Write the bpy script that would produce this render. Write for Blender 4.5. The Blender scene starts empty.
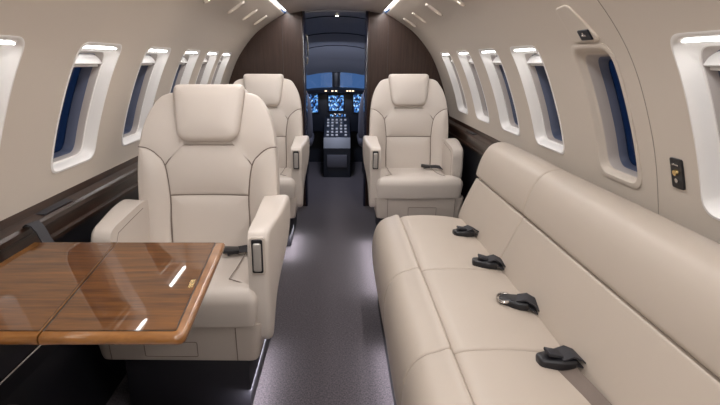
import bpy, bmesh, math, random
import numpy as np
from mathutils import Vector, Matrix
R = math.radians
random.seed(4)
SC = bpy.context.scene
COL = SC.collection

# ------------------------------------------------------------------ camera, world, light, exposure
CAMZ = 1.155
cd = bpy.data.cameras.new('camera'); cam = bpy.data.objects.new('camera', cd); COL.objects.link(cam)
cam.location = (0, 0, CAMZ); cam.rotation_euler = (R(90 - 15.74), 0, 0)
cd.sensor_width = 36; cd.lens = 25.2; cd.shift_x = 0.0306; cd.clip_start = 0.02; cd.clip_end = 60
SC.camera = cam
w = bpy.data.worlds.new('World'); SC.world = w; w.use_nodes = True
bg = w.node_tree.nodes['Background']
bg.inputs[0].default_value = (0.12, 0.27, 0.62, 1); bg.inputs[1].default_value = 0.55
SC.view_settings.view_transform = 'Standard'; SC.view_settings.look = 'None'
SC.view_settings.gamma = 1; SC.view_settings.exposure = 0.0
try: SC.view_settings.use_curve_mapping = False
except Exception: pass

XC = -0.02          # centre line of the cabin
YA, YB = -1.7, 4.0  # aft and forward end of the passenger cabin

def area(name, loc, rot, sx, sy, power, col):
    l = bpy.data.lights.new(name, 'AREA'); l.shape = 'RECTANGLE'; l.size = sx; l.size_y = sy
    l.energy = power; l.color = col
    o = bpy.data.objects.new(name, l); COL.objects.link(o); o.location = loc; o.rotation_euler = rot
    return o
WARM = (1.0, 0.92, 0.84)
for s in (-1, 1):    # the two cove lamps that run along the whole ceiling
    area('cove_lamp', (XC + s*0.362, (YA+YB)/2, 1.497), (0, 0, 0), 0.03, YB-YA-0.1, 20.5, (1.0, 0.968, 0.95))
    for y_, l_, p_ in ((1.62, .5, 1.3), (3.05, .45, 1.1)) if s < 0 else ((1.55, .6, 1.0), (2.75, .8, 1.5)):
        area('aisle_floor_lamp', (-.291 if s < 0 else .186, y_, 0.075), (0, R(-s*12), 0), 0.008, l_, p_, (0.97, 0.95, 1.0))
# front fill added behind the camera, not a fitting of the cabin
area('aft_fill_lamp', (XC, -0.55, 1.47), (R(28), 0, 0), 0.45, 0.5, 6.0, (1.0, 0.97, 0.94))
area('flight_deck_fill_lamp', (XC, 4.75, 1.28), (R(10), 0, 0), 0.12, 0.12, 8.0, (0.72, 0.78, 1.0))  # added bluish fill that lifts the vestibule ceiling and flight deck, no real fitting

# ------------------------------------------------------------------ materials
def mat(name, col, rough=.5, metal=0, coat=0, spec=.5, bump=None, var=None, emit=None, es=0, sheen=0):
    m = bpy.data.materials.new(name); m.use_nodes = True
    nt = m.node_tree; b = nt.nodes['Principled BSDF']
    b.inputs['Base Color'].default_value = (*col, 1); b.inputs['Roughness'].default_value = rough
    b.inputs['Metallic'].default_value = metal; b.inputs['Coat Weight'].default_value = coat
    b.inputs['Coat Roughness'].default_value = 0.04
    b.inputs['Specular IOR Level'].default_value = spec
    b.inputs['Sheen Weight'].default_value = sheen
    tc = nt.nodes.new('ShaderNodeTexCoord')
    if emit: b.inputs['Emission Color'].default_value = (*emit, 1); b.inputs['Emission Strength'].default_value = es
    if var:   # scale, amount
        n = nt.nodes.new('ShaderNodeTexNoise'); n.inputs['Scale'].default_value = var[0]; n.inputs['Detail'].default_value = 4
        nt.links.new(tc.outputs['Object'], n.inputs['Vector'])
        mx = nt.nodes.new('ShaderNodeMix'); mx.data_type = 'RGBA'
        mx.inputs[6].default_value = (*[c*(1-var[1]) for c in col], 1); mx.inputs[7].default_value = (*[min(1, c*(1+var[1])) for c in col], 1)
        nt.links.new(n.outputs['Fac'], mx.inputs[0]); nt.links.new(mx.outputs[2], b.inputs['Base Color'])
    if bump:  # scale, strength, distance
        n = nt.nodes.new('ShaderNodeTexNoise'); n.inputs['Scale'].default_value = bump[0]; n.inputs['Detail'].default_value = 3
        nt.links.new(tc.outputs['Object'], n.inputs['Vector'])
        bp = nt.nodes.new('ShaderNodeBump'); bp.inputs['Strength'].default_value = bump[1]; bp.inputs['Distance'].default_value = bump[2]
        nt.links.new(n.outputs['Fac'], bp.inputs['Height']); nt.links.new(bp.outputs['Normal'], b.inputs['Normal'])
    return m

def wood(name, c0, c1, scale, stretch, rough, coat, coatr=.03, spec=.5):
    m = mat(name, c0, rough, coat=coat, spec=spec); nt = m.node_tree; b = nt.nodes['Principled BSDF']
    b.inputs['Coat Roughness'].default_value = coatr
    tc = nt.nodes.new('ShaderNodeTexCoord'); mp = nt.nodes.new('ShaderNodeMapping')
    mp.inputs['Scale'].default_value = stretch
    n = nt.nodes.new('ShaderNodeTexNoise'); n.inputs['Scale'].default_value = scale; n.inputs['Detail'].default_value = 7
    n.inputs['Roughness'].default_value = .62; n.inputs['Distortion'].default_value = .4
    cr = nt.nodes.new('ShaderNodeValToRGB'); e = cr.color_ramp.elements
    e[0].position = .32; e[0].color = (*c0, 1); e[1].position = .72; e[1].color = (*c1, 1)
    nt.links.new(tc.outputs['Object'], mp.inputs[0]); nt.links.new(mp.outputs[0], n.inputs['Vector'])
    nt.links.new(n.outputs['Fac'], cr.inputs[0]); nt.links.new(cr.outputs[0], b.inputs['Base Color'])
    return m

M = {}
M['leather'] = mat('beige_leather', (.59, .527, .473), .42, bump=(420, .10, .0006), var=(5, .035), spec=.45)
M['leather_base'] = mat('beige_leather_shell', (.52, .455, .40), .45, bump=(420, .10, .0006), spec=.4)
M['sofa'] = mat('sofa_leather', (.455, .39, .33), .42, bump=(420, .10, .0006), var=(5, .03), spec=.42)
M['seam'] = mat('seam_thread', (.20, .155, .13), .8)
M['wall'] = mat('cabin_liner', (.62, .555, .485), .55, bump=(260, .05, .0004), spec=.3)
M['ceil'] = mat('ceiling_liner', (.62, .57, .53), .5, spec=.3)
M['reveal'] = mat('window_reveal_plastic', (.86, .84, .82), .4)
M['sleeve'] = mat('window_sleeve', (.10, .12, .19), .4)
M['inner'] = mat('window_inner_ring', (.46, .42, .40), .45)
M['shade'] = mat('window_shade', (.72, .70, .69), .5)
M['bulk'] = wood('dark_bulkhead_veneer', (.030, .015, .011), (.058, .032, .023), 5, (14, 14, .9), .45, .15, .2, .3)
M['ledgewood'] = wood('ledge_veneer', (.012, .006, .004), (.045, .021, .013), 6, (10, 1.0, 10), .38, .25, .15, .3)
M['dark'] = mat('black_side_panel', (.008, .008, .011), .4, bump=(300, .1, .0005))
M['table'] = wood('polished_table_veneer', (.055, .019, .003), (.180, .067, .012), 4.5, (1.1, 12, 12), .5, 1.0, .015, .12)
M['rim'] = wood('polished_table_rim', (.16, .060, .010), (.29, .120, .028), 5, (2, 3, 8), .4, 1.0, .04, .2)
M['inlay'] = mat('dark_inlay', (.02, .008, .004), .3, coat=.5)
M['black'] = mat('black_plastic', (.010, .010, .013), .35)
M['webbing'] = mat('black_webbing', (.022, .021, .026), .7, bump=(900, .3, .0008))
M['greyweb'] = mat('taupe_webbing', (.16, .125, .105), .75, bump=(900, .3, .0008))
M['chrome'] = mat('satin_metal', (.62, .60, .58), .25, metal=1)
M['joint'] = mat('liner_joint', (.30, .26, .225), .7)
M['lever'] = mat('silver_lever', (.50, .47, .44), .35, metal=.5)
M['brass'] = mat('brass', (.75, .55, .25), .25, metal=1)
M['navygloss'] = mat('glossy_navy_jamb', (.014, .015, .035), .18, coat=.6)
M['plinth'] = mat('charcoal_plinth', (.012, .011, .016), .6)
M['led'] = mat('led_diffuser', (1, 1, 1), .5, emit=(.93, .95, 1.0), es=5.0)
M['winled'] = mat('window_led_diffuser', (1, 1, 1), .5, emit=(1.0, .985, .97), es=16.0)
M['readlens'] = mat('reading_lens', (1, 1, 1), .3, emit=(1, .93, .82), es=4)
M['spot'] = mat('vestibule_spot', (1, 1, 1), .3, emit=(1, .85, .65), es=9)
M['bezel'] = mat('cream_bezel', (.60, .54, .47), .4)
M['cockpit'] = mat('flight_deck_liner', (.42, .43, .48), .45)
M['cockdark'] = mat('flight_deck_panel', (.012, .015, .024), .4)
M['pilotseat'] = mat('pilot_seat_cloth', (.10, .10, .125), .7)
M['button'] = mat('lit_push_button', (.3, .3, .3), .5, emit=(.75, .8, 1.0), es=.22)
M['amber'] = mat('glareshield_light', (.6, .5, .4), .4, emit=(1, .75, .5), es=2.2)

# tinted pane
def glass(name, tint, alpha):
    m = bpy.data.materials.new(name); m.use_nodes = True; nt = m.node_tree
    nt.nodes.clear(); o = nt.nodes.new('ShaderNodeOutputMaterial')
    t = nt.nodes.new('ShaderNodeBsdfTransparent'); t.inputs[0].default_value = (*tint, 1)
    g = nt.nodes.new('ShaderNodeBsdfGlossy'); g.inputs['Roughness'].default_value = .03; g.inputs[0].default_value = (.8, .85, .95, 1)
    mx = nt.nodes.new('ShaderNodeMixShader'); mx.inputs[0].default_value = alpha
    nt.links.new(t.outputs[0], mx.inputs[1]); nt.links.new(g.outputs[0], mx.inputs[2]); nt.links.new(mx.outputs[0], o.inputs[0])
    return m
M['pane'] = glass('tinted_acrylic_pane', (.20, .26, .33), .06)
M['windshield'] = glass('windshield_glass', (.90, .92, .95), .05)

# carpet: fine woven grey violet
def carpet():
    m = mat('woven_carpet', (.085, .075, .088), .95, spec=.1, sheen=.2); nt = m.node_tree; b = nt.nodes['Principled BSDF']
    tc = nt.nodes.new('ShaderNodeTexCoord')
    out = []
    for sc in ((110, 300, 1), (300, 100, 1)):
        mp = nt.nodes.new('ShaderNodeMapping'); mp.inputs['Scale'].default_value = sc
        n = nt.nodes.new('ShaderNodeTexNoise'); n.inputs['Scale'].default_value = 1.0; n.inputs['Detail'].default_value = 2
        nt.links.new(tc.outputs['Object'], mp.inputs[0]); nt.links.new(mp.outputs[0], n.inputs['Vector']); out.append(n)
    ad = nt.nodes.new('ShaderNodeMath'); ad.operation = 'MULTIPLY'
    nt.links.new(out[0].outputs['Fac'], ad.inputs[0]); nt.links.new(out[1].outputs['Fac'], ad.inputs[1])
    cr = nt.nodes.new('ShaderNodeValToRGB'); e = cr.color_ramp.elements
    e[0].position = .12; e[0].color = (.026, .022, .028, 1); e[1].position = .42; e[1].color = (.115, .097, .108, 1)
    nt.links.new(ad.outputs[0], cr.inputs[0]); nt.links.new(cr.outputs[0], b.inputs['Base Color'])
    bp = nt.nodes.new('ShaderNodeBump'); bp.inputs['Strength'].default_value = .5; bp.inputs['Distance'].default_value = .002
    nt.links.new(ad.outputs[0], bp.inputs['Height']); nt.links.new(bp.outputs[0], b.inputs['Normal'])
    return m
M['carpet'] = carpet()

# flight display: blue synthetic picture made of blocks
def screen():
    m = bpy.data.materials.new('flight_display'); m.use_nodes = True; nt = m.node_tree; b = nt.nodes['Principled BSDF']
    b.inputs['Base Color'].default_value = (.01, .01, .02, 1); b.inputs['Roughness'].default_value = .2
    tc = nt.nodes.new('ShaderNodeTexCoord')
    mp = nt.nodes.new('ShaderNodeMapping'); mp.inputs['Scale'].default_value = (70, 1, 60)
    v = nt.nodes.new('ShaderNodeTexVoronoi'); v.distance = 'CHEBYCHEV'; v.inputs['Scale'].default_value = 1
    nt.links.new(tc.outputs['Object'], mp.inputs[0]); nt.links.new(mp.outputs[0], v.inputs['Vector'])
    cr = nt.nodes.new('ShaderNodeValToRGB'); cr.color_ramp.interpolation = 'CONSTANT'; e = cr.color_ramp.elements
    e[0].position = 0; e[0].color = (.005, .01, .03, 1); e[1].position = .38; e[1].color = (.03, .13, .42, 1)
    for p, c in ((.55, (.12, .35, .75, 1)), (.74, (.40, .65, .95, 1)), (.88, (.02, .06, .2, 1))):
        k = e.new(p); k.color = c
    s = nt.nodes.new('ShaderNodeSeparateColor'); nt.links.new(v.outputs['Color'], s.inputs[0])
    nt.links.new(s.outputs[0], cr.inputs[0]); nt.links.new(cr.outputs[0], b.inputs['Emission Color'])
    b.inputs['Emission Strength'].default_value = 1.3
    return m
M['screen'] = screen()

# ------------------------------------------------------------------ mesh helpers
def obj(name, bm, m, parent=None, smooth=True, angle=40, loc=None):
    me = bpy.data.meshes.new(name)
    bmesh.ops.recalc_face_normals(bm, faces=bm.faces)
    if smooth:
        for f in bm.faces: f.smooth = True
        for e in bm.edges:
            if len(e.link_faces) == 2 and e.calc_face_angle(0) > R(angle): e.smooth = False
    bm.to_mesh(me); bm.free()
    for mm in (m if isinstance(m, (list, tuple)) else [m]): me.materials.append(mm)
    o = bpy.data.objects.new(name, me); COL.objects.link(o)
    if parent: o.parent = parent
    if loc: o.location = loc
    return o

def tag(o, label=None, cat=None, group=None, kind=None):
    if label: o['label'] = label
    if cat: o['category'] = cat
    if group: o['group'] = group
    if kind: o['kind'] = kind
    return o

def thing(name, label, cat, loc=(0, 0, 0), rot=(0, 0, 0), group=None, kind=None):
    o = bpy.data.objects.new(name, None); COL.objects.link(o); o.location = loc; o.rotation_euler = rot
    o.empty_display_size = .1
    return tag(o, label, cat, group, kind)

def copy_tree(o, parent=None):
    c = o.copy(); COL.objects.link(c)
    if parent: c.parent = parent
    for ch in list(o.children): copy_tree(ch, c)
    return c

def box(bm, c, s, rot=None, bev=0, seg=2):
    b = bmesh.new(); bmesh.ops.create_cube(b, size=1)
    bmesh.ops.scale(b, vec=s, verts=b.verts)
    if bev: bmesh.ops.bevel(b, geom=list(b.edges), offset=bev, segments=seg, affect='EDGES', profile=.5)
    if rot is not None: bmesh.ops.rotate(b, matrix=rot, cent=(0, 0, 0), verts=b.verts)
    bmesh.ops.translate(b, vec=c, verts=b.verts)
    me = bpy.data.meshes.new('tmp'); b.to_mesh(me); b.free(); bm.from_mesh(me); bpy.data.meshes.remove(me)
    return bm

def bx(c, s, rot=None, bev=0): return box(bmesh.new(), c, s, rot, bev)

def spline(pts, n=8, closed=False):
    P = [Vector(p) for p in pts]; out = []; N = len(P)
    rng = range(N) if closed else range(N-1)
    for i in rng:
        if closed: a, b, c, d = P[(i-1) % N], P[i], P[(i+1) % N], P[(i+2) % N]
        else:
            b, c = P[i], P[i+1]; a = P[i-1] if i else b*2-c; d = P[i+2] if i+2 < N else c*2-b
        for k in range(n):
            t = k/n
            out.append(.5*((2*b) + (c-a)*t + (2*a-5*b+4*c-d)*t*t + (3*b-a-3*c+d)*t**3))
    if not closed: out.append(P[-1])
    return out

def roundpoly(pts, r, n=5):
    """polygon with each corner replaced by an arc; r a number or a list"""
    N = len(pts); out = []
    for i in range(N):
        p = Vector(pts[i]); a = Vector(pts[i-1]); b = Vector(pts[(i+1) % N])
        rr = r[i] if isinstance(r, (list, tuple)) else r
        if rr <= 0: out.append(p); continue
        da, db = (a-p), (b-p); rr = min(rr, da.length*.49, db.length*.49)
        s, e = p+da.normalized()*rr, p+db.normalized()*rr
        for k in range(n+1):
            t = k/n; out.append(s*(1-t)**2 + p*2*t*(1-t) + e*t*t)
    return out

def dens(pts, step):
    out = []; N = len(pts)
    for i in range(N):
        a, b = Vector(pts[i]), Vector(pts[(i+1) % N]); L = (b-a).length; k = max(1, int(math.ceil(L/step)))
        for j in range(k): out.append(a.lerp(b, j/k))
    return out

def rings(bm, rr, close0=False, close1=False, wrap=True):
    V = [[bm.verts.new(p) for p in r] for r in rr]
    for a, b in zip(V, V[1:]):
        n = len(a)
        for i in range(n if wrap else n-1):
            j = (i+1) % n
            try: bm.faces.new((a[i], a[j], b[j], b[i]))
            except ValueError: pass
    for fl, r in ((close0, V[0]), (close1, V[-1])):
        if fl:
            c = sum((v.co for v in r), Vector())/len(r); cv = bm.verts.new(c)
            for i in range(len(r)): bm.faces.new((r[i], r[(i+1) % len(r)], cv))
    return V

def inset(poly, d):
    N = len(poly); out = []
    ar = sum(poly[i].x*poly[(i+1) % N].y - poly[(i+1) % N].x*poly[i].y for i in range(N))
    sg = 1 if ar > 0 else -1
    for i in range(N):
        a, p, b = poly[i-1], poly[i], poly[(i+1) % N]
        t = (b-a); t = t.normalized() if t.length > 1e-9 else Vector((1, 0))
        n = Vector((-t.y, t.x))*sg
        out.append(p+n*d)
    return out

def pillow(bm, poly, r, thick, mapf, crown=.01, step=.03, centre=None, back=True, nin=6):
    """puffed panel: 2D outline poly (u,v), edge radius r, body depth thick, mapf(u,v,h)->Vector"""
    P = [Vector((p[0], p[1])) for p in dens(poly, step)]
    c = Vector(centre) if centre else sum(P, Vector((0, 0)))/len(P)
    rr = [[mapf(p.x, p.y, -thick) for p in inset(P, r*.3)]]
    rr.append([mapf(p.x, p.y, -r) for p in P])
    for k in range(1, 5):
        a = k/4*math.pi/2
        rr.append([mapf(p.x, p.y, -r+r*math.sin(a)) for p in inset(P, r*(1-math.cos(a)))])
    Q = inset(P, r)
    F = np.array([(p.x, p.y) for p in dens(Q, .006)]); ds = np.linalg.norm(F-np.roll(F, -1, 0), axis=1)
    def cr(q):   # smooth distance to the edge
        dd = np.maximum(np.hypot(F[:, 0]-q.x, F[:, 1]-q.y), .004)
        d = math.sqrt(2/float((ds/dd**3).sum()))
        return crown*(1-math.exp(-d/.035))
    for k in range(1, nin+1):
        t = k/(nin+1)
        rr.append([mapf(*q, cr(q)) for q in (p.lerp(c, t) for p in Q)])
    V = rings(bm, rr, close0=back)
    cv = bm.verts.new(mapf(c.x, c.y, cr(c))); L = V[-1]
    for i in range(len(L)): bm.faces.new((L[i], L[(i+1) % len(L)], cv))
    return bm

def sweepcush(bm, sec, y0, y1, r, r1=None, crown=0):
    """cushion: closed section (x,z) run along Y, ends rounded by r"""
    S = [Vector(p) for p in sec]; r1 = r if r1 is None else r1
    rr = []
    for k in range(8):
        a = k/7*math.pi/2; rr.append([Vector((p.x, y0+r*(1-math.cos(a)), p.y)) for p in inset(S, r*(1-math.sin(a)))])
    n = 10
    for k in range(1, n):
        t = k/n; rr.append([Vector((p.x, y0+r+(y1-r1-y0-r)*t, p.y)) for p in inset(S, -crown*math.sin(math.pi*t))])
    for k in range(7, -1, -1):
        a = k/7*math.pi/2; rr.append([Vector((p.x, y1-r1*(1-math.cos(a)), p.y)) for p in inset(S, r1*(1-math.sin(a)))])
    rings(bm, rr, True, True); return bm

def tube(bm, pts, r, seg=6, cap=True):
    P = [Vector(p) for p in pts]; rr = []
    for i, p in enumerate(P):
        t = (P[min(i+1, len(P)-1)]-P[max(i-1, 0)]).normalized()
        u = t.cross(Vector((0, 0, 1)));  u = u.normalized() if u.length > .05 else t.cross(Vector((1, 0, 0))).normalized()
        v = t.cross(u)
        rr.append([p + (u*math.cos(2*math.pi*k/seg)+v*math.sin(2*math.pi*k/seg))*r for k in range(seg)])
    rings(bm, rr, cap, cap); return bm

def ribbon(bm, pts, wdir, width, th):
    """flat strap along pts; wdir = width direction (or list)"""
    P = [Vector(p) for p in pts]; rr = []
    for i, p in enumerate(P):
        t = (P[min(i+1, len(P)-1)]-P[max(i-1, 0)]).normalized()
        wd = Vector(wdir[i] if isinstance(wdir, list) else wdir); wd = (wd-t*wd.dot(t)).normalized(); n = t.cross(wd)
        rr.append([p+wd*width/2+n*th/2, p-wd*width/2+n*th/2, p-wd*width/2-n*th/2, p+wd*width/2-n*th/2])
    rings(bm, rr, True, True); return bm

def cyl(bm, p0, p1, r, r2=None, seg=20):
    a, b = Vector(p0), Vector(p1); t = (b-a).normalized()
    u = t.orthogonal().normalized(); v = t.cross(u); r2 = r if r2 is None else r2
    rings(bm, [[a+(u*math.cos(2*math.pi*k/seg)+v*math.sin(2*math.pi*k/seg))*r for k in range(seg)],
               [b+(u*math.cos(2*math.pi*k/seg)+v*math.sin(2*math.pi*k/seg))*r2 for k in range(seg)]], True, True); return bm

def prism(bm, poly, y0, y1):
    rings(bm, [[Vector((p[0], y0, p[1])) for p in poly], [Vector((p[0], y1, p[1])) for p in poly]])
    N = len(poly)
    bm.verts.ensure_lookup_table(); V = bm.verts[-2*N:]
    bm.faces.new([v for v in V[:N]]); bm.faces.new([v for v in V[N:]])
    return bm

# ------------------------------------------------------------------ cabin section
HALF = [(.378, 1.490), (.45, 1.452), (.60, 1.350), (.735, 1.185), (.825, .985), (.880, .80), (.900, .68), (.895, .50), (.865, .28), (.80, 0)]
PROF = spline(HALF, 8)
def wx(z):
    """half width of the cabin liner at height z"""
    for a, b in zip(PROF, PROF[1:]):
        if b.y <= z <= a.y: return a.x+(b.x-a.x)*(a.y-z)/max(1e-9, a.y-b.y)
    return PROF[0].x if z > 1.4 else PROF[-1].x

def struct(name, bm, m, parent=None, **k):
    o = obj(name, bm, m, parent, **k); o['kind'] = 'structure'; return o

def boolean(o, cutters, op='DIFFERENCE'):
    for c in cutters:
        md = o.modifiers.new('b', 'BOOLEAN'); md.object = c; md.operation = op; md.solver = 'EXACT'
    dg = bpy.context.evaluated_depsgraph_get(); me = bpy.data.meshes.new_from_object(o.evaluated_get(dg))
    old = o.data; o.modifiers.clear(); o.data = me; bpy.data.meshes.remove(old)
    for c in cutters:
        d = c.data; bpy.data.objects.remove(c); bpy.data.meshes.remove(d)

# floor
struct('floor', bx((XC, 2.2, -.02), (1.9, 8.0, .04)), M['carpet'])

# windows: (side, centre y, width, z0, z1, kind)
WZ0, WZ1 = .815, 1.202
WIN = [(-1, 1.12, .285, 'shade'), (-1, 1.68, .285, 'shade'), (-1, 2.21, .285, 'shade'), (-1, 2.71, .28, 'shade'), (-1, 3.15, .28, 'shade'), (-1, 3.54, .28, 'shade'),
       (1, .985, .285, 'shade'), (1, 1.497, .21, 'exit'), (1, 2.02, .285, 'shade'), (1, 2.50, .28, 'shade'), (1, 2.99, .28, 'shade'), (1, 3.48, .28, 'shade'),
       (-1, .56, .285, 'shade'), (1, .42, .285, 'shade')]
def winoutline(yc, wdt, z0, z1, d=0, r=.045):
    h = wdt/2
    P = [(yc-h+d, z0+d), (yc+h-d, z0+d), (yc+h-d, z1-d), (yc-h+d, z1-d)]
    return dens(roundpoly(P, max(.012, r-d*.6), 6), .03)

for side, nm in ((-1, 'wall_left'), (1, 'wall_right')):
    out = [(p.x+.045, p.y+ (.03 if p.y > 1.2 else 0)) for p in PROF]
    sec = [(XC+side*p.x, p.y) for p in PROF] + [(XC+side*x, z) for x, z in reversed(out)]
    wall = struct(nm, prism(bmesh.new(), sec, YA, YB), M['wall'], smooth=False)
    cut = []
    for s, yc, wd, kind in WIN:
        if s != side: continue
        P = winoutline(yc, wd, WZ0-(0 if kind == 'exit' else 0), WZ1-(.02 if kind == 'exit' else 0), -.0)
        bm = bmesh.new()
        a, b = XC+side*.55, XC+side*1.1
        rings(bm, [[Vector((a, p.x, p.y)) for p in P], [Vector((b, p.x, p.y)) for p in P]], True, True)
        cut.append(obj('cutter', bm, M['wall'], smooth=False))
    boolean(wall, cut)
    for p in wall.data.polygons: p.use_smooth = True
    bm = bmesh.new(); bm.from_mesh(wall.data)
    for e in bm.edges:
        if len(e.link_faces) == 2 and e.calc_face_angle(0) > R(25): e.smooth = False
    bm.to_mesh(wall.data); bm.free()

def window(idx, side, yc, wd, kind):
    root = thing('window_%d' % idx, {'shade': 'cabin window', 'exit': 'exit window'}[kind], 'window', (0, 0, 0))
    root['kind'] = 'structure'
    z0, z1 = WZ0, WZ1-(.02 if kind == 'exit' else 0)
    def ring(d, depth):
        return [Vector((XC+side*(wx(p.y)+depth), p.x, p.y)) for p in winoutline(yc, wd, z0, z1, d)]
    bm = bmesh.new()
    def same(specs):
        base = winoutline(yc, wd, z0, z1, 0); c = Vector((yc, (z0+z1)/2)); hw, hh = wd/2, (z1-z0)/2
        out = []
        for d, depth in specs:
            R_ = []
            for p in base:
                q = Vector((c.x+(p.x-c.x)*(hw-d)/hw, c.y+(p.y-c.y)*(hh-d)/hh))
                R_.append(Vector((XC+side*(wx(q.y)+depth), q.x, q.y)))
            out.append(R_)
        return out
    if kind == 'shade':
        rings(bm, same([(-.006, .004), (-.007, -.002), (-.001, -.003), (.003, .003), (.008, .018), (.013, .036), (.019, .039)]))
        m1 = M['reveal']
    else:
        rings(bm, same([(-.018, .004), (-.018, -.003), (-.012, -.005), (-.004, -.004), (.001, .002), (.003, .009), (.006, .016), (.011, .019)]))
        m1 = M['wall']
    obj('window_frame', bm, m1, root)
    ei, ed = (.008, .020) if kind == 'exit' else (0, 0)
    bm = bmesh.new(); rings(bm, same([(.018-ei, .038-ed), (.020-ei, .042-ed), (.024-ei, .062-ed*.5)])); obj('inner_ring', bm, M['inner'], root)
    bm = bmesh.new(); rings(bm, same([(.024-ei, .062-ed*.5), (.025-ei, .063-ed*.5), (.030-ei, .098-ed), (.033-ei, .098-ed)])); obj('sleeve', bm, M['sleeve'], root)
    bm = bmesh.new(); rings(bm, same([(.032-ei, .096-ed), (.032-ei, .102-ed)]), True, True); obj('pane', bm, M['pane'], root)
    if kind == 'shade':
        zs = z1-.040; x2 = XC+side*(wx(zs)+.055)
        sh = obj('window_shade', box(bmesh.new(), (x2, yc, zs), (.007, wd-.045, .042), Matrix.Rotation(side*R(27), 3, 'Y'), .002), M['shade'], root)
        zb = zs-.023; obj('shade_rail', box(bmesh.new(), (XC+side*(wx(zb)+.052), yc, zb), (.013, wd-.046, .009), None, .003), M['reveal'], sh)
        bm = bmesh.new(); zl = z1-.008
        box(bm, (XC+side*(wx(zl)+.019), yc, zl+.002), (.026, wd-.05, .005), Matrix.Rotation(side*R(-14), 3, 'Y'), .002)
        obj('window_light', bm, M['winled'], root)
    return root
for i, (s, yc, wd, k) in enumerate(WIN): window(i+1, s, yc, wd, k)

# ceiling centre panel, cove housings and led strips
bm = bmesh.new()
cp = spline([(-.345, 1.492), (-.2, 1.512), (0, 1.52), (.2, 1.512), (.345, 1.492)], 6)
prism(bm, [(XC+p.x, p.y) for p in cp]+[(XC+.345, 1.56), (XC-.345, 1.56)], YA, YB+.05)
struct('ceiling', bm, M['ceil'])
for i, s in enumerate((-1, 1)):
    bm = bmesh.new(); box(bm, (XC+s*.368, (YA+YB)/2, 1.548), (.075, YB-YA, .012)); box(bm, (XC+s*.413, (YA+YB)/2, 1.525), (.02, YB-YA, .06))
    struct('trim_%d' % (i+1), bm, M['ceil'])
    o = obj('cove_light_strip', bx((XC+s*.362, (YA+YB)/2, 1.512), (.030, YB-YA-.02, .006)), M['led'])
    tag(o, 'glowing white light strip along the %s side of the cabin ceiling' % ('left' if s < 0 else 'right'), 'light strip', 'ceiling light strips')

# aft wall (behind the camera)
sec = [(XC+p.x, p.y) for p in PROF]; secl = [(XC-p.x, p.y) for p in reversed(PROF)]
struct('wall_back', prism(bmesh.new(), secl+sec, YA-.05, YA), M['wall'], smooth=False)

# side ledges with dark dado
def ledge(side):
    L = [(.93, .738), (.892, .736), (.886, .715), (.852, .708), (.845, .700), (.845, .686), (.858, .678), (.858, .642), (.848, .636), (.848, .625), (.87, .62), (.93, .62)]
    y0 = YA if side < 0 else 2.40
    y1 = YB-.001
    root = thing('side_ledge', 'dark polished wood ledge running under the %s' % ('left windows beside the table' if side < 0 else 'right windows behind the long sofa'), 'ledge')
    obj('ledge_rail', prism(bmesh.new(), [(XC+side*x, z) for x, z in L], y0, y1), M['ledgewood'], root, angle=25)
    obj('lower_trim', prism(bmesh.new(), [(XC+side*x, z) for x, z in [(.90, .622), (.866, .622), (.85, .3), (.79, .0), (.87, .0)]], y0, y1), M['dark'], root, smooth=False)
    for y in (1.52, 2.75) if side < 0 else (3.2,):
        bm = bmesh.new(); box(bm, (XC+side*.869, y, .7125), (.030, .17, .005), None, .002)
        obj('latch_plate', bm, M['webbing'], root)
    return root
ledge(-1); ledge(1)

# forward bulkheads
DL, DR = -.272, .232   # opening
def bulkhead(side, xe):
    arc = [(XC+side*p.x, p.y) for p in PROF]
    top = [(xe, 1.515), (XC+side*.345, 1.492)]
    poly = top + arc + [(xe, 0)]
    bm = prism(bmesh.new(), poly, YB, YB+.07)
    root = struct('wall_forward_left' if side < 0 else 'wall_forward_right', bm, M['bulk'], smooth=False)
    # vertical joint strip and glossy jamb
    zt = 1.46
    bm = bmesh.new(); x = XC+side*.40; box(bm, (x, YB-.002, 1.0), (.004, .006, .9)); j = struct('joint_strip', bm, M['inlay'], root)
    bm = bmesh.new(); box(bm, (xe-side*.012, YB+.07, .757), (.024, .17, 1.515), None, .004); struct('door_jamb', bm, M['navygloss'], root)
    bm = bmesh.new(); box(bm, (xe-side*.002, YB-.0185, .757), (.010, .006, 1.50), None, .002); struct('edge_trim', bm, M['bulk'], root)
    return root
bulkhead(-1, DL); bulkhead(1, DR)

# vestibule and flight deck shell
def arch(hw, zc, drop, y, zf=0.0):
    pts = []
    for k in range(13):
        a = -1+2*k/12; pts.append(Vector((XC+hw*a, y, zc-drop*abs(a)**2.2)))
    return pts
secs = [(.37, 1.512, .03, 4.05), (.50, 1.500, .10, 4.30), (.55, 1.46, .12, 4.55), (.60, 1.40, .15, 4.85), (.63, 1.30, .18, 5.15), (.64, 1.17, .18, 5.45), (.64, 1.03, .16, 5.72)]
for i, (a, b) in enumerate(zip(secs, secs[1:])):
    bm = bmesh.new()
    r0 = arch(*a[:3], a[3]); r1 = arch(*b[:3], b[3]-.006)
    r0b = [p+Vector((0, 0, .03)) for p in r0]; r1b = [p+Vector((0, 0, .03)) for p in r1]
    rings(bm, [r0, r1, r1b, r0b, r0], wrap=False); struct('trim_%d' % (i+3), bm, M['cockpit'])
for s, n_ in ((-1, 'left'), (1, 'right')):
    bm = box(bmesh.new(), (XC+s*.68, 5.15, .72), (.04, 2.06, 1.46)); box(bm, (XC+s*.62, 4.06, .7), (.62, .02, 1.4))
    struct('wall_flight_deck_'+n_, bm, M['cockdark'], smooth=False)
bm = bmesh.new()   # nose: bulkhead under the windshield
box(bm, (XC, 5.9, .40), (1.3, .05, .80)); struct('wall_nose', bm, M['cockdark'])
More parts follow.
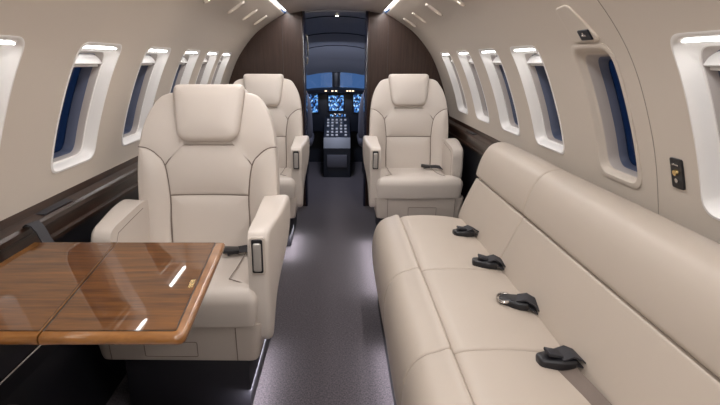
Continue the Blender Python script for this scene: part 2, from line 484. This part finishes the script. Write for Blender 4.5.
for k, i_ in enumerate((1, 3, 4)):
    a = secs[i_]; rim = [p+Vector((0, 0, -.002)) for p in arch(*a[:3], a[3])]
    struct('trim_%d' % (11+k), tube(bmesh.new(), rim, .006, 6), M['cockdark'])
# windshields
def windshield(idx, x0, x1):
    root = thing('window_%d' % idx, 'windshield', 'window'); root['kind'] = 'structure'
    z0, z1, y = .80, 1.035, 5.78
    bm = bmesh.new()
    P = roundpoly([(x0, z0), (x1, z0), (x1, z1), (x0, z1)], .02, 4)
    c = Vector(((x0+x1)/2, (z0+z1)/2))
    Q = [c+(Vector(p)-c)*1.0 for p in P]; O = [Vector((c.x+(p.x-c.x)*1.09, c.y+(p.y-c.y)*1.12)) for p in P]
    rings(bm, [[Vector((p.x, y, p.y)) for p in O], [Vector((p.x, y-.02, p.y)) for p in O], [Vector((p.x, y-.02, p.y)) for p in Q], [Vector((p.x, y+.03, p.y)) for p in Q]])
    obj('window_frame', bm, M['cockdark'], root)
    bm = bmesh.new(); rings(bm, [[Vector((p.x, y+.005, p.y)) for p in Q], [Vector((p.x, y+.010, p.y)) for p in Q]], True, True)
    obj('pane', bm, M['windshield'], root)
nW = len(WIN)
windshield(nW+1, XC-.62, XC-.045); windshield(nW+2, XC+.045, XC+.62)
struct('trim_9', bx((XC, 5.76, .93), (.07, .05, .30), None, .01), M['cockdark'])

# ------------------------------------------------------------------ armchair
def chair_parts(root, a, arms=True):
    """a = +1: aisle side is local +X. Local origin: floor below the front of the seat cushion; faces -Y"""
    L, LB = M['leather'], M['leather_base']
    # back surface
    def bk(u, v, h):
        t = (v-.42)/.64
        y = .405+.165*t - .05*(min(abs(u), .30)/.28)**2.2*(1-.35*max(0, t)) + (.02*math.cos(t*5.0))
        return Vector((u, y-h*.965, v+h*.22))
    outl = [(.255, .40), (.266, .55), (.269, .70), (.263, .83), (.248, .92), (.216, .99), (.165, 1.032), (0, 1.046)]
    sm = spline(outl, 5)
    full = [(p.x, p.y) for p in sm] + [(-p.x, p.y) for p in reversed(sm[:-1])]
    shell = pillow(bmesh.new(), full, .035, .12, lambda u, v, h: bk(u, v, h-.03), .0, .03, (0, .72))
    obj('back_shell', shell, L, root)
    # yoke
    top = [(p.x, p.y) for p in sm if p.y > .80]
    half = [(.1185, .8405), (.1685, .7650), (.210, .815), (.2645, .838)] + [q for q in top if q[1] > .845]
    yoke = half + [(-x, y) for x, y in reversed(half[:-1])]
    obj('back_yoke', pillow(bmesh.new(), yoke, .008, .05, bk, .008, .02, (0, .93), back=False), L, root)
    mid = [(.1180, .8400), (-.1180, .8400), (-.1680, .7640), (-.1525, .6495), (.1525, .6495), (.1680, .7640)]
    obj('back_panel', pillow(bmesh.new(), roundpoly(mid, .003, 2), .008, .05, bk, .012, .02, back=False), L, root)
    low = [(.1525, .6485), (-.1525, .6485), (-.155, .55), (-.150, .40), (.150, .40), (.155, .55)]
    obj('lumbar_panel', pillow(bmesh.new(), roundpoly(low, .003, 2), .008, .05, bk, .014, .02, back=False), L, root)
    for s in (-1, 1):
        bi = [(.151, .40), (.156, .52), (.1535, .64), (.1685, .7635), (.200, .808), (.235, .832), (.265, .8375)]
        bsm = spline([Vector(p) for p in bi], 4)
        outer = [(p.x, p.y) for p in sm if p.y < .832]
        poly = [(s*p.x, p.y) for p in bsm] + [(s*x, y) for x, y in reversed(outer)]
        obj('side_bolster', pillow(bmesh.new(), poly, .012, .06, lambda u, v, h: bk(u, v, h+.004), .022, .02, (s*.215, .60), back=False), L, root)
    for pts in ([(-.1525, .649), (-.05, .649), (.05, .649), (.1525, .649)], [(.1185, .840), (.145, .800), (.1685, .7645)], [(-.1185, .840), (-.145, .800), (-.1685, .7645)]):
        obj('back_seam', tube(bmesh.new(), [bk(u, v, -.0035) for u, v in spline([Vector(p) for p in pts], 6)], .0022, 5), M['seam'], root)
    for s in (-1, 1):
        obj('back_seam', tube(bmesh.new(), [bk(s*(p.x-.0005), p.y, -.0015) for p in bsm], .0024, 5), M['seam'], root)
    # headrest
    hs = [Vector((p.x, p.y)) for p in roundpoly([(-.142, 1.02), (-.117, .842), (.117, .842), (.142, 1.02)], [0, .05, .05, 0], 6)]
    hp = roundpoly([(-.142, 1.054), (-.117, .842), (.117, .842), (.142, 1.054)], [.03, .05, .05, .03], 6)
    hr = obj('headrest', pillow(bmesh.new(), hp, .024, .06, lambda u, v, h: bk(u, v, h+.032)+Vector((0, 0, .010)), .012, .02, (0, .96)), L, root)
    obj('headrest_seam', tube(bmesh.new(), [bk(p.x*1.004, p.y-.001, .010)+Vector((0, 0, .004)) for p in dens(hs, .02)[:-14]], .0024, 5), M['seam'], hr) if False else None
    wrap = pillow(bmesh.new(), roundpoly([(-.135, .0), (-.135, .14), (.135, .14), (.135, .0)], .03, 4), .016, .03,
                  lambda u, v, h: Vector((u, .53+v*.9, 1.043+h)), .006, .03)
    obj('headrest_wrap', wrap, L, hr)
    # seat cushion (T shaped)
    hw, iw = .268, .222
    T = [(-.293, .0), (.252, .0), (.252, .075), (iw, .085), (iw, .47), (-iw-.01, .47), (-iw-.01, .085), (-.293, .075)]
    poly = [(p.x*a, p.y) for p in roundpoly(T, [.045, .045, .02, .0, .02, .02, .0, .02], 5)]
    cb = pillow(bmesh.new(), poly, .046, .128, lambda u, v, h: Vector((u, v - .012*math.cos(min(1, abs(u)/.27)*math.pi/2)*(1 if v < .05 else 0), .446+h+.012*math.exp(-((v-.05)/.10)**2)-.03*max(0, v-.1))), .008, .02, (0, .26))
    cu = obj('seat_cushion', cb, L, root)
    for s in (-1, 1):
        pts = [(s*.150, y, .4505+.012*math.exp(-((y-.05)/.10)**2)-.03*max(0, y-.1)+.0055) for y in (.07, .12, .18, .25, .32, .40)]
        pts = [(s*.200, .062, .4560)] + pts
        obj('seat_seam', tube(bmesh.new(), pts, .0016, 5), M['seam'], cu)
    # base shell
    b0 = [Vector((p.x*a, p.y)) for p in roundpoly([(-.292, .018), (.247, .018), (.247, .50), (-.292, .50)], .03, 4)]
    bm = bmesh.new()
    P = dens([(p.x, p.y) for p in b0], .04)
    def ring(k, z): return [Vector((p.x*k, .26+(p.y-.26)*(k if k < 1 else 1), z)) for p in P]
    rings(bm, [ring(.94, .190), ring(.975, .194), ring(.99, .21), ring(1.045, .322), ring(1.04, .328)], True, True)
    bs = obj('seat_base', bm, LB, root)
    for s in (-.245*a, .175*a):
        obj('base_seam', tube(bmesh.new(), [(s, .019, .198), (s, .0145, .24), (s, .0075, .324)], .0016, 5), M['seam'], bs)
    q = roundpoly([(-.13, .212), (.045, .212), (.045, .268), (-.13, .268)], .006, 3)
    obj('drawer_seam', tube(bmesh.new(), [(p.x*a, .0185-.0105*(p.y-.2)/.12, p.y) for p in q]+[(q[0].x*a, .0185-.0105*(q[0].y-.2)/.12, q[0].y)], .0014, 5), M['seam'], bs)
    # plinth
    obj('plinth', bx((0, .275, .096), (.42, .49, .192), None, .008), M['plinth'], root)
    if not arms: return
    # aisle side arm: tall shaped panel
    side = spline([(.040, .28), (.024, .42), (.026, .58), (.040, .628), (.075, .644), (.20, .650), (.33, .662), (.415, .662), (.452, .630), (.452, .575), (.39, .505), (.28, .435), (.18, .36), (.11, .275), (.07, .255)], 4, True)
    def arm(sx, poly, x0, wd):
        def mp(u, v, h):
            q1 = max(0, min(1, u/.36)); q2 = max(0, min(1, (v-.28)/.28)); bulge = .026*q1*q1*(3-2*q1)*q2*q2*(3-2*q2)
            return Vector((sx*(x0+wd+h+(bulge if h > -wd*.5 else 0)), u, v))
        return pillow(bmesh.new(), poly, .017, wd, mp, .003, .03, (.23, .45))
    ar = obj('armrest', arm(a, [(p.x, p.y) for p in side], .223, .066), L, root)
    # control recess on the front face of the aisle arm
    xa = a*.256
    fr = roundpoly([(-.024, .505), (.024, .505), (.024, .630), (-.024, .630)], .008, 3)
    obj('control_bezel', pillow(bmesh.new(), [(p.x, p.y) for p in fr], .003, .012, lambda u, v, h: Vector((xa+u, .0175-h, v)), 0, .02), M['leather_base'], ar)
    ct = obj('control_recess', pillow(bmesh.new(), roundpoly([(-.0175, .512), (.0175, .512), (.0175, .624), (-.0175, .624)], .007, 3), .002, .004, lambda u, v, h: Vector((xa+u, .0145-h, v)), 0, .02), M['black'], ar)
    obj('recline_lever', pillow(bmesh.new(), roundpoly([(-.0128, .518), (.0128, .518), (.0128, .612), (-.0128, .612)], .006, 3), .004, .006, lambda u, v, h: Vector((xa+u, .011-h, v)), .001, .02), M['lever'], ct)
    # wall side arm: shorter block
    wal = spline([(.085, .42), (.070, .55), (.078, .605), (.11, .630), (.20, .640), (.33, .650), (.40, .645), (.43, .61), (.43, .42), (.25, .40)], 4, True)
    aw = obj('armrest', arm(-a, [(p.x, p.y) for p in wal], .229, .064), L, root)
    bm = tube(bmesh.new(), [(-a*.2292, p[0], p[1]) for p in [(.115, .44), (.112, .56), (.14, .60), (.25, .612), (.36, .622)]], .0014, 5)
    obj('armrest_seam', bm, M['seam'], aw)

def armchair(loc, a, rz, label, arms=True):
    r = thing('cabin_armchair', label, 'armchair', loc, (0, 0, rz), 'beige leather cabin armchairs')
    chair_parts(r, a, arms); return r
CN = (-.507, 1.45, 0)
c1 = armchair(CN, 1, R(-.8), 'near beige leather armchair behind the polished wood table')
c2 = copy_tree(c1); c2.location = (-.512, 3.02, 0); c2.rotation_euler = (0, 0, 0); c2['label'] = 'far left beige armchair before the dark bulkhead, half hidden by the near one'
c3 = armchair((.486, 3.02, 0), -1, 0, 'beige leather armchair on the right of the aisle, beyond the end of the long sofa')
armchair((-.475, .888, 0), 1, R(180-12), 'nearest beige armchair, only its seat corner showing at the lower left below the table', False)

# ------------------------------------------------------------------ divan
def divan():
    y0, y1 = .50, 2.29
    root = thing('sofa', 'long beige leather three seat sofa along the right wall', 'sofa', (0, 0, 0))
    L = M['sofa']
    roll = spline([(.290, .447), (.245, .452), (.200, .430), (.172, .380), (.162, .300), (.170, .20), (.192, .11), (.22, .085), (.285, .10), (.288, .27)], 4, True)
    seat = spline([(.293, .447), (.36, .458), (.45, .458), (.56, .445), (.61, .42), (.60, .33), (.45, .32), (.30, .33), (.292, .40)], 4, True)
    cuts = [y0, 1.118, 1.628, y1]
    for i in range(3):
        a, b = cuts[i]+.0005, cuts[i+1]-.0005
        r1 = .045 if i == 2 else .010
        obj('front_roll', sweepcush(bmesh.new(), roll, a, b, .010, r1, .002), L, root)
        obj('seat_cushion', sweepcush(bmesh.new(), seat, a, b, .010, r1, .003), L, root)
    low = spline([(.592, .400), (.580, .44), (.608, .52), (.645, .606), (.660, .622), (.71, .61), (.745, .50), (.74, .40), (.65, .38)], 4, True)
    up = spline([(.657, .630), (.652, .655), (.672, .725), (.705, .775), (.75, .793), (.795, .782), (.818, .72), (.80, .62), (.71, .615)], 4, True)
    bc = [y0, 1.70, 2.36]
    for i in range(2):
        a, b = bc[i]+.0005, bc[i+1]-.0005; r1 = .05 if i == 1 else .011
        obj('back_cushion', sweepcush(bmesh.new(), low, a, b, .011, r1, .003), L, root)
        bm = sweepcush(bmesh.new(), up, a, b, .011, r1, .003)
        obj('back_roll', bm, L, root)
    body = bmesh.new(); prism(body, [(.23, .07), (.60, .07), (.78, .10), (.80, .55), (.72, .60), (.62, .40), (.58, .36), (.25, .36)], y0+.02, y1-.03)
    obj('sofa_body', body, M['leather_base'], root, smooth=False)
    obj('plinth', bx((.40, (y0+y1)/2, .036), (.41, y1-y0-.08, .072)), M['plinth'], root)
divan()

# ------------------------------------------------------------------ seat belts
def sofa_belt(y, ang, label, open_=False, tongue=False):
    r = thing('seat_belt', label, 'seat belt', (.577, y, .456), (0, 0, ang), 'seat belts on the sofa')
    # local: -X points out of the crease across the seat
    s = ribbon(bmesh.new(), [(.035, 0, -.008), (.0, 0, .012), (-.03, 0, .020), (-.062, 0, .014)], (0, 1, 0), .046, .003)
    obj('strap', s, M['webbing'], r)
    s = ribbon(bmesh.new(), [(.030, 0, -.012), (.0, 0, -.0), (-.03, 0, .007), (-.066, 0, .005)], (0, 1, 0), .046, .003)
    obj('strap', s, M['webbing'], r)
    pl = roundpoly([(-.125, -.016), (-.06, -.030), (-.015, -.026), (-.015, .026), (-.06, .030), (-.125, .016)], .012, 4)
    bk = obj('buckle', pillow(bmesh.new(), [(p.x, p.y) for p in pl], .006, .016, lambda u, v, h: Vector((u, v, .014+h)), .003, .01), M['black'], r)
    if tongue:
        P = [(-.105-.028*math.cos(t), .026*math.sin(t)) for t in [2*math.pi*k/20 for k in range(20)]]
        q = P+[P[0]]
        obj('metal_tongue', tube(bmesh.new(), [(x, yy, .010) for x, yy in q], .0035, 6), M['chrome'], r)
    else:
        obj('release_tab', bx((-.078, 0, .019), (.044, .030, .006), Matrix.Rotation(R(8), 3, 'Y'), .002), M['webbing'], bk)
    r.scale = (.80, 1.12, 1.4)
    return r
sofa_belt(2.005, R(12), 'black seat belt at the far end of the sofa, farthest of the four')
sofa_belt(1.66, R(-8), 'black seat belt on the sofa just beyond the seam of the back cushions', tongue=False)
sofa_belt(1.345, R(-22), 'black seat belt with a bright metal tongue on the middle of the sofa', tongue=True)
b4 = sofa_belt(1.066, R(4), 'large black seat belt buckle nearest the viewer with a taupe strap beside it')
s = ribbon(bmesh.new(), [(-.050, -.02, -.002), (-.044, -.10, -.003), (-.038, -.22, -.004), (-.034, -.34, -.004)], (1, 0, .06), .060, .003)
obj('strap', s, M['greyweb'], b4)

def chair_belt(loc, rz, label):
    r = thing('seat_belt', label, 'seat belt', loc, (0, 0, rz), 'seat belts on the armchairs')
    obj('strap', ribbon(bmesh.new(), [(.05, .04, .0), (.02, .01, .012), (-.03, 0, .013), (-.07, -.005, .008)], (0, 1, .2), .044, .003), M['webbing'], r)
    obj('buckle', bx((-.055, -.004, .016), (.062, .050, .016), Matrix.Rotation(R(6), 3, 'Y'), .005), M['black'], r)
    return r
chair_belt((CN[0]+.155, CN[1]+.345, .452), R(14), 'black seat belt on the near armchair seat beside its aisle armrest')
chair_belt((.492+.155, 3.02+.32, .452), R(-10), 'black seat belt on the armchair right of the aisle')

# ------------------------------------------------------------------ table
def table():
    zt = .680
    root = thing('folding_table', 'polished walnut fold-out table with dark inlay line in front of the near armchair', 'table', (0, 0, 0))
    yn, yf = .800, 1.293
    # right leaf and left leaf, plan coordinates (x,y)
    far_r, near_r, near_r2 = (-.306, yf), (-.276, yn+.04), (-.274, yn)
    fold_f, fold_n = (-.600, yf), (-.537, yn)
    right = [fold_f, far_r, near_r, near_r2, fold_n]
    left = [(-.83, yf), fold_f, fold_n, (-.83, yn)]
    def leaf(poly, rr, nm):
        P = [(p.x, p.y) for p in roundpoly(poly, rr, 5)]
        Pd = [Vector(p) for p in dens(P, .03)]
        bm = bmesh.new(); rr_ = []; th = .019
        base = Pd
        fa, fb = Vector(fold_f), Vector(fold_n); fd = (fb-fa).normalized(); raw = inset
        def ins2(b_, d_):      # the fold edge stays straight and square
            out_ = []
            for o_, q_ in zip(b_, raw(b_, d_)):
                w_ = o_-fa
                if abs(w_.x*fd.y-w_.y*fd.x) < .003:
                    t_ = (q_-fa).dot(fd); q_ = fa+fd*max(.008, min((fb-fa).length-.008, t_)) + (o_-fa-fd*(o_-fa).dot(fd)) if d_ > .02 else fa+fd*t_+(o_-fa-fd*(o_-fa).dot(fd))
                out_.append(q_)
            return out_
        rr_.append([Vector((p.x, p.y, zt-th)) for p in ins2(base, .009)])
        for a in (-90, -60, -30, 0, 30, 60, 90):
            c = math.cos(R(a)); s_ = math.sin(R(a))
            rr_.append([Vector((p.x, p.y, zt-th/2+s_*th/2)) for p in ins2(base, .008*(1-c))])
        o = None
        rings(bm, rr_, True, True)
        return obj(nm, bm, M['rim'], root)
    sh = .0018
    rl = leaf([(x+(sh if p in (0, 4) else 0), y) for p, (x, y) in enumerate(right)], [0, .012, 0, .026, 0], 'table_leaf')
    ll = leaf([(x-(sh if p in (1, 2) else 0), y) for p, (x, y) in enumerate(left)], 0, 'table_leaf')
    # polished tops inside a dark inlay line
    def flat(poly, ins, z, m, nm, par, rr):
        P = [Vector((p.x, p.y)) for p in roundpoly(poly, rr, 4)]
        Q = inset(P, ins) if not callable(ins) else ins(P)
        bm = bmesh.new(); rings(bm, [[Vector((p.x, p.y, z-.002)) for p in Q], [Vector((p.x, p.y, z)) for p in Q]], True, True)
        return obj(nm, bm, m, par, smooth=False)
    d = .022
    # inlaid field touches the fold line, stays d away from the outer rim
    fr = [(fold_f[0]+.002, yf-.010), (far_r[0]-.024, yf-.010), (near_r[0]-.021, yn+.05), (near_r2[0]-.020, yn+.020), (fold_n[0]-.002, yn+.020)]
    fl = [(-.80, yf-.010), (fold_f[0]-.003, yf-.010), (fold_n[0]-.007, yn+.020), (-.80, yn+.020)]
    flat(fr, 0, zt+.0006, M['inlay'], 'inlay_line', rl, [.0, .004, .0, .008, 0])
    flat(fl, 0, zt+.0006, M['inlay'], 'inlay_line', ll, 0)
    fr2 = [(fr[0][0]+.0025, fr[0][1]), (fr[1][0]-.003, fr[1][1]), (fr[2][0]-.003, fr[2][1]), (fr[3][0]-.002, fr[3][1]+.003), (fr[4][0]+.0045, fr[4][1]+.001)]
    fl2 = [(fl[0][0], fl[0][1]), (fl[1][0]-.001, fl[1][1]), (fl[2][0]-.001, fl[2][1]+.001), (fl[3][0], fl[3][1]+.001)]
    flat(fr2, 0, zt+.0012, M['table'], 'veneer_top', rl, 0); flat(fl2, 0, zt+.0012, M['table'], 'veneer_top', ll, 0)
    # brass hinge inlay
    obj('hinge_plate', bx((-.322, 1.02, zt+.0016), (.010, .040, .002), Matrix.Rotation(R(6), 3, 'Z')), M['brass'], rl)
    # support: slide box below the leaves and metal edge of the stowage lid
    obj('support_beam', bx((-.66, 1.06, zt-.052), (.30, .09, .045), None, .006), M['black'], root)
    obj('support_beam', bx((-.47, 1.10, zt-.045), (.30, .05, .030), None, .006), M['black'], root)
    sb_ = obj('slide_box', bx((-.775, 1.055, .585), (.15, .44, .15), None, .004), M['dark'], root)
    obj('edge_strip', tube(bmesh.new(), [(-.699, 1.27, .512), (-.699, .84, .512)], .003, 6), M['chrome'], sb_)
table()

# grey leather pull strap at the ledge
st = ribbon(bmesh.new(), [(-.868, 1.345, .712), (-.855, 1.34, .718), (-.840, 1.335, .712), (-.826, 1.33, .695), (-.815, 1.325, .675), (-.800, 1.32, .655)], (0, 1, 0), .042, .004)
tag(obj('pull_strap', st, M['webbing']), 'dark grey leather strap hanging from the left ledge at the far corner of the table', 'strap')

# ------------------------------------------------------------------ overhead units
def prof_at(x):
    for a, b in zip(PROF, PROF[1:]):
        if a.x <= x <= b.x:
            t = (x-a.x)/(b.x-a.x); return a.lerp(b, t), (b-a).normalized()
def overhead(side, y, x, label):
    p, t = prof_at(x)
    root = thing('reading_light', label, 'reading light', (XC+side*p.x, y, p.y), (0, 0, 0), 'overhead reading lights')
    T = Vector((side*t.x, 0, t.y)); N = Vector((-side*abs(t.y), 0, -abs(t.x))); Y = Vector((0, 1, 0))
    def mp(u, v, h): return T*u + Y*v + N*h
    L, W = .052, .020
    O = roundpoly([(-L, -W), (L, -W), (L, W), (-L, W)], W*.98, 6)
    bm = bmesh.new()
    def rg(k, kk, h): return [mp(q.x*kk, q.y*k, h) for q in O]
    rings(bm, [rg(1.08, 1.03, -.002), rg(1.05, 1.02, .006), rg(.95, .97, .009), rg(.78, .90, .007), rg(.70, .87, -.012)], False, True)
    obj('bezel', bm, M['wall'], root)
    bm = bmesh.new(); cyl(bm, mp(.022, 0, -.008), mp(.022, 0, .004), .013, .011); obj('lens', bm, M['readlens'], root)
    bm = bmesh.new(); cyl(bm, mp(-.028, 0, -.008), mp(-.028, 0, .005), .012, .009); obj('air_nozzle', bm, M['black'], root)
for i, y in enumerate((2.28, 2.76, 3.18, 3.60)):
    w_ = ('nearest of the four overhead lights on the left', 'second nearest overhead light on the left side', 'third overhead light on the left side counting from the viewer', 'overhead light on the left closest to the bulkhead')[i]
    overhead(-1, y, .505, 'cream oblong '+w_)
for i, y in enumerate((1.30, 2.30, 2.78, 3.28, 3.70)):
    w_ = ('vent light above the exit window, cut by the top of the picture', 'nearest of the four bright overhead lights on the right', 'second nearest overhead light on the right side', 'third overhead light on the right side counting from the viewer', 'overhead light on the right closest to the bulkhead')[i]
    overhead(1, y, .52 if i else .46, 'cream oblong '+w_)

# ------------------------------------------------------------------ exit window fittings, panel joint, audio jack
def on_wall(side, y, z, lift=0):
    z0, z1 = z-.01, z+.01
    return Vector((XC+side*(wx(z)), y, z))
def wall_patch(side, poly, r, thick, lift=.0, crown=0, step=.015):
    """pad lying on the curved wall, outline in (y,z)"""
    def mp(u, v, h):
        d = (wx(v-.01)-wx(v+.01))/.02; n = Vector((-side*1, 0, -d)).normalized() if side > 0 else Vector((1, 0, -d)).normalized()
        return Vector((XC+side*wx(v), u, v)) + n*(h+lift)
    return pillow(bmesh.new(), poly, r, thick, mp, crown, step)
hc = thing('exit_handle_cover', 'beige flush cover with a small dark latch above the exit window', 'cover', (0, 0, 0))
cp_ = roundpoly([(1.405, 1.207), (1.565, 1.207), (1.555, 1.300), (1.47, 1.305)], .022, 5)
obj('cover_plate', wall_patch(1, [(p.x, p.y) for p in cp_], .003, .006, .006), M['wall'], hc)
sp = roundpoly([(1.43, 1.213), (1.495, 1.213), (1.495, 1.240), (1.43, 1.240)], .005, 3)
lt = obj('latch', wall_patch(1, [(p.x, p.y) for p in sp], .003, .006, .010), M['cockdark'], hc)
obj('latch_mark', wall_patch(1, [(1.45, 1.224), (1.478, 1.224), (1.478, 1.229), (1.468, 1.2295), (1.468, 1.235), (1.460, 1.235), (1.460, 1.2295), (1.45, 1.229)], .0006, .001, .0115, step=.01), M['chrome'], lt)
pts = [Vector((XC+wx(.66+.7*k/40)-.0005, 1.318-.02*math.sin(k/40*math.pi), .66+.7*k/40)) for k in range(41)]
bm = tube(bmesh.new(), pts, .0009, 5); struct('trim_10', bm, M['joint'])
jk = thing('audio_jack_panel', 'small black headset jack panel with a brass socket on the right wall', 'socket panel', (0, 0, 0))
jp = roundpoly([(1.188, .850), (1.234, .850), (1.234, .926), (1.188, .926)], .006, 3)
jpl = obj('face_plate', wall_patch(1, [(p.x, p.y) for p in jp], .002, .005, .005), M['black'], jk)
def wn(z): 
    d = (wx(z-.01)-wx(z+.01))/.02; return Vector((-1, 0, -d)).normalized()
c = Vector((XC+wx(.892), 1.211, .892)); n = wn(.9)
obj('brass_socket', cyl(bmesh.new(), c+n*.003, c+n*.011, .0085, .007), M['brass'], jk)
c = Vector((XC+wx(.872), 1.211, .872)); obj('jack_socket', cyl(bmesh.new(), c+n*.003, c+n*.008, .006), M['chrome'], jk)
obj('marking', wall_patch(1, [(1.200, .909), (1.223, .909), (1.223, .9125), (1.200, .9125)], .0004, .001, .0065, step=.01), M['chrome'], jpl)

# ------------------------------------------------------------------ vestibule details
h1 = thing('grab_handle', 'slim vertical metal grab handle on the left wall of the doorway', 'handle', (0, 0, 0))
obj('grip', tube(bmesh.new(), spline([(-.268, 4.20, 1.36), (-.245, 4.20, 1.34), (-.240, 4.20, 1.24), (-.245, 4.20, 1.14), (-.268, 4.20, 1.12)], 5), .006, 8), M['chrome'], h1)
sl = thing('ceiling_spot', 'tiny bright round spotlight in the doorway ceiling', 'spotlight', (XC+.012, 4.26, 1.495))
obj('lens', cyl(bmesh.new(), (0, 0, -.002), (0, 0, .010), .011), M['spot'], sl)
obj('rim', cyl(bmesh.new(), (0, 0, .003), (0, 0, .014), .019), M['chrome'], sl)

# ------------------------------------------------------------------ flight deck
ip = thing('instrument_panel', 'dark flight deck instrument panel with glowing blue displays below the windshield', 'instrument panel', (0, 0, 0))
obj('panel_board', bx((XC, 5.66, .62), (1.24, .05, .46), None, .01), M['cockdark'], ip)
gs = spline([(-.60, .80), (-.3, .862), (0, .878), (.3, .862), (.60, .80)], 6)
bm = bmesh.new()
rings(bm, [[Vector((XC+p.x, 5.50, p.y-.055)) for p in gs], [Vector((XC+p.x, 5.49, p.y-.02)) for p in gs], [Vector((XC+p.x, 5.56, p.y)) for p in gs], [Vector((XC+p.x, 5.78, p.y-.03)) for p in gs], [Vector((XC+p.x, 5.78, p.y-.08)) for p in gs], [Vector((XC+p.x, 5.50, p.y-.055)) for p in gs]], wrap=False)
obj('glareshield', bm, M['cockdark'], ip)
for x, w_, h_, z in ((-.285, .17, .19, .70), (.0, .165, .165, .705), (.275, .17, .19, .70), (.02, .17, .075, .545), (.51, .16, .17, .70), (-.53, .16, .17, .70)):
    f = obj('display_bezel', bx((0, 0, 0), (w_+.024, .02, h_+.024), None, .004), M['black'], ip, loc=(XC+x, 5.628, z))
    if h_ > .1 or True:
        obj('display_screen', bx((0, -.0115, 0), (w_, .003, h_)), M['screen'], f, smooth=False)
for x in (-.11, -.04, .0, .12, .15, .18):
    obj('warning_light', bx((XC+x, 5.487, .842), (.022, .006, .010)), M['amber'], ip)
pd = thing('centre_pedestal', 'dark throttle pedestal with rows of lit buttons between the pilot seats', 'pedestal', (0, 0, 0))
bm = bmesh.new(); prism(bm, [(5.05, 0), (5.05, .30), (5.12, .40), (5.60, .56), (5.62, 0)], 0, 1)
bmesh.ops.transform(bm, matrix=Matrix(((0, .27, 0, XC-.125), (1, 0, 0, 0), (0, 0, 1, 0), (0, 0, 0, 1))), verts=bm.verts)
obj('pedestal_body', bm, M['cockdark'], pd, smooth=False)
slope = math.atan2(.16, .48)
bm = bmesh.new()
for r_ in range(6):
    for k in range(5):
        if (r_*5+k) % 7 == 3: continue
        yy = 5.16+r_*.07; zz = .40+(yy-5.12)*.16/.48+.006
        box(bm, (XC-.085+k*.046, yy, zz), (.022, .026, .008), Matrix.Rotation(slope, 3, 'X'))
o = obj('push_button', bm, M['button'], pd, smooth=False); o['kind'] = 'stuff'
for k in range(2):
    bm = tube(bmesh.new(), [(XC-.01+k*.05, 5.40, .49), (XC-.01+k*.05, 5.36, .60)], .006, 6); box(bm, (XC-.01+k*.05, 5.36, .605), (.035, .02, .024), None, .005)
    obj('throttle_lever', bm, M['chrome'], pd)
obj('rear_panel', bx((XC+.01, 5.045, .17), (.20, .012, .13), None, .004), M['pilotseat'], pd)
def pilot(x, label):
    r = thing('pilot_seat', label, 'pilot seat', (x, 4.95, -.0), (0, 0, 0), 'pilot seats')
    bp = spline([(-.19, .40), (-.21, .60), (-.19, .80), (-.13, .90), (0, .925), (.13, .90), (.19, .80), (.21, .60), (.19, .40), (0, .37)], 4, True)
    obj('backrest', pillow(bmesh.new(), [(p.x, p.y) for p in bp], .03, .09, lambda u, v, h: Vector((u, .0-h-.12*(v-.4), v)), .01, .04, (0, .65)), M['pilotseat'], r)
    hp = roundpoly([(-.11, .0), (.11, .0), (.09, .13), (-.09, .13)], .03, 4)
    obj('headrest', pillow(bmesh.new(), [(p.x, p.y) for p in hp], .03, .07, lambda u, v, h: Vector((u, -.07-h, v+.94)), .005, .03), M['pilotseat'], r)
    obj('seat_cushion', bx((0, .20, .38), (.42, .42, .10), None, .035), M['pilotseat'], r)
    obj('seat_base', bx((0, .20, .165), (.30, .34, .33), None, .01), M['cockdark'], r)
    for s in (-.05, .05): obj('headrest_post', cyl(bmesh.new(), (s, -.045, .86), (s, -.045, 1.0), .007), M['chrome'], r)
    return r
pilot(XC-.44, 'dark grey pilot seat at the left of the flight deck')
pilot(XC+.43, 'dark grey pilot seat at the right of the flight deck')
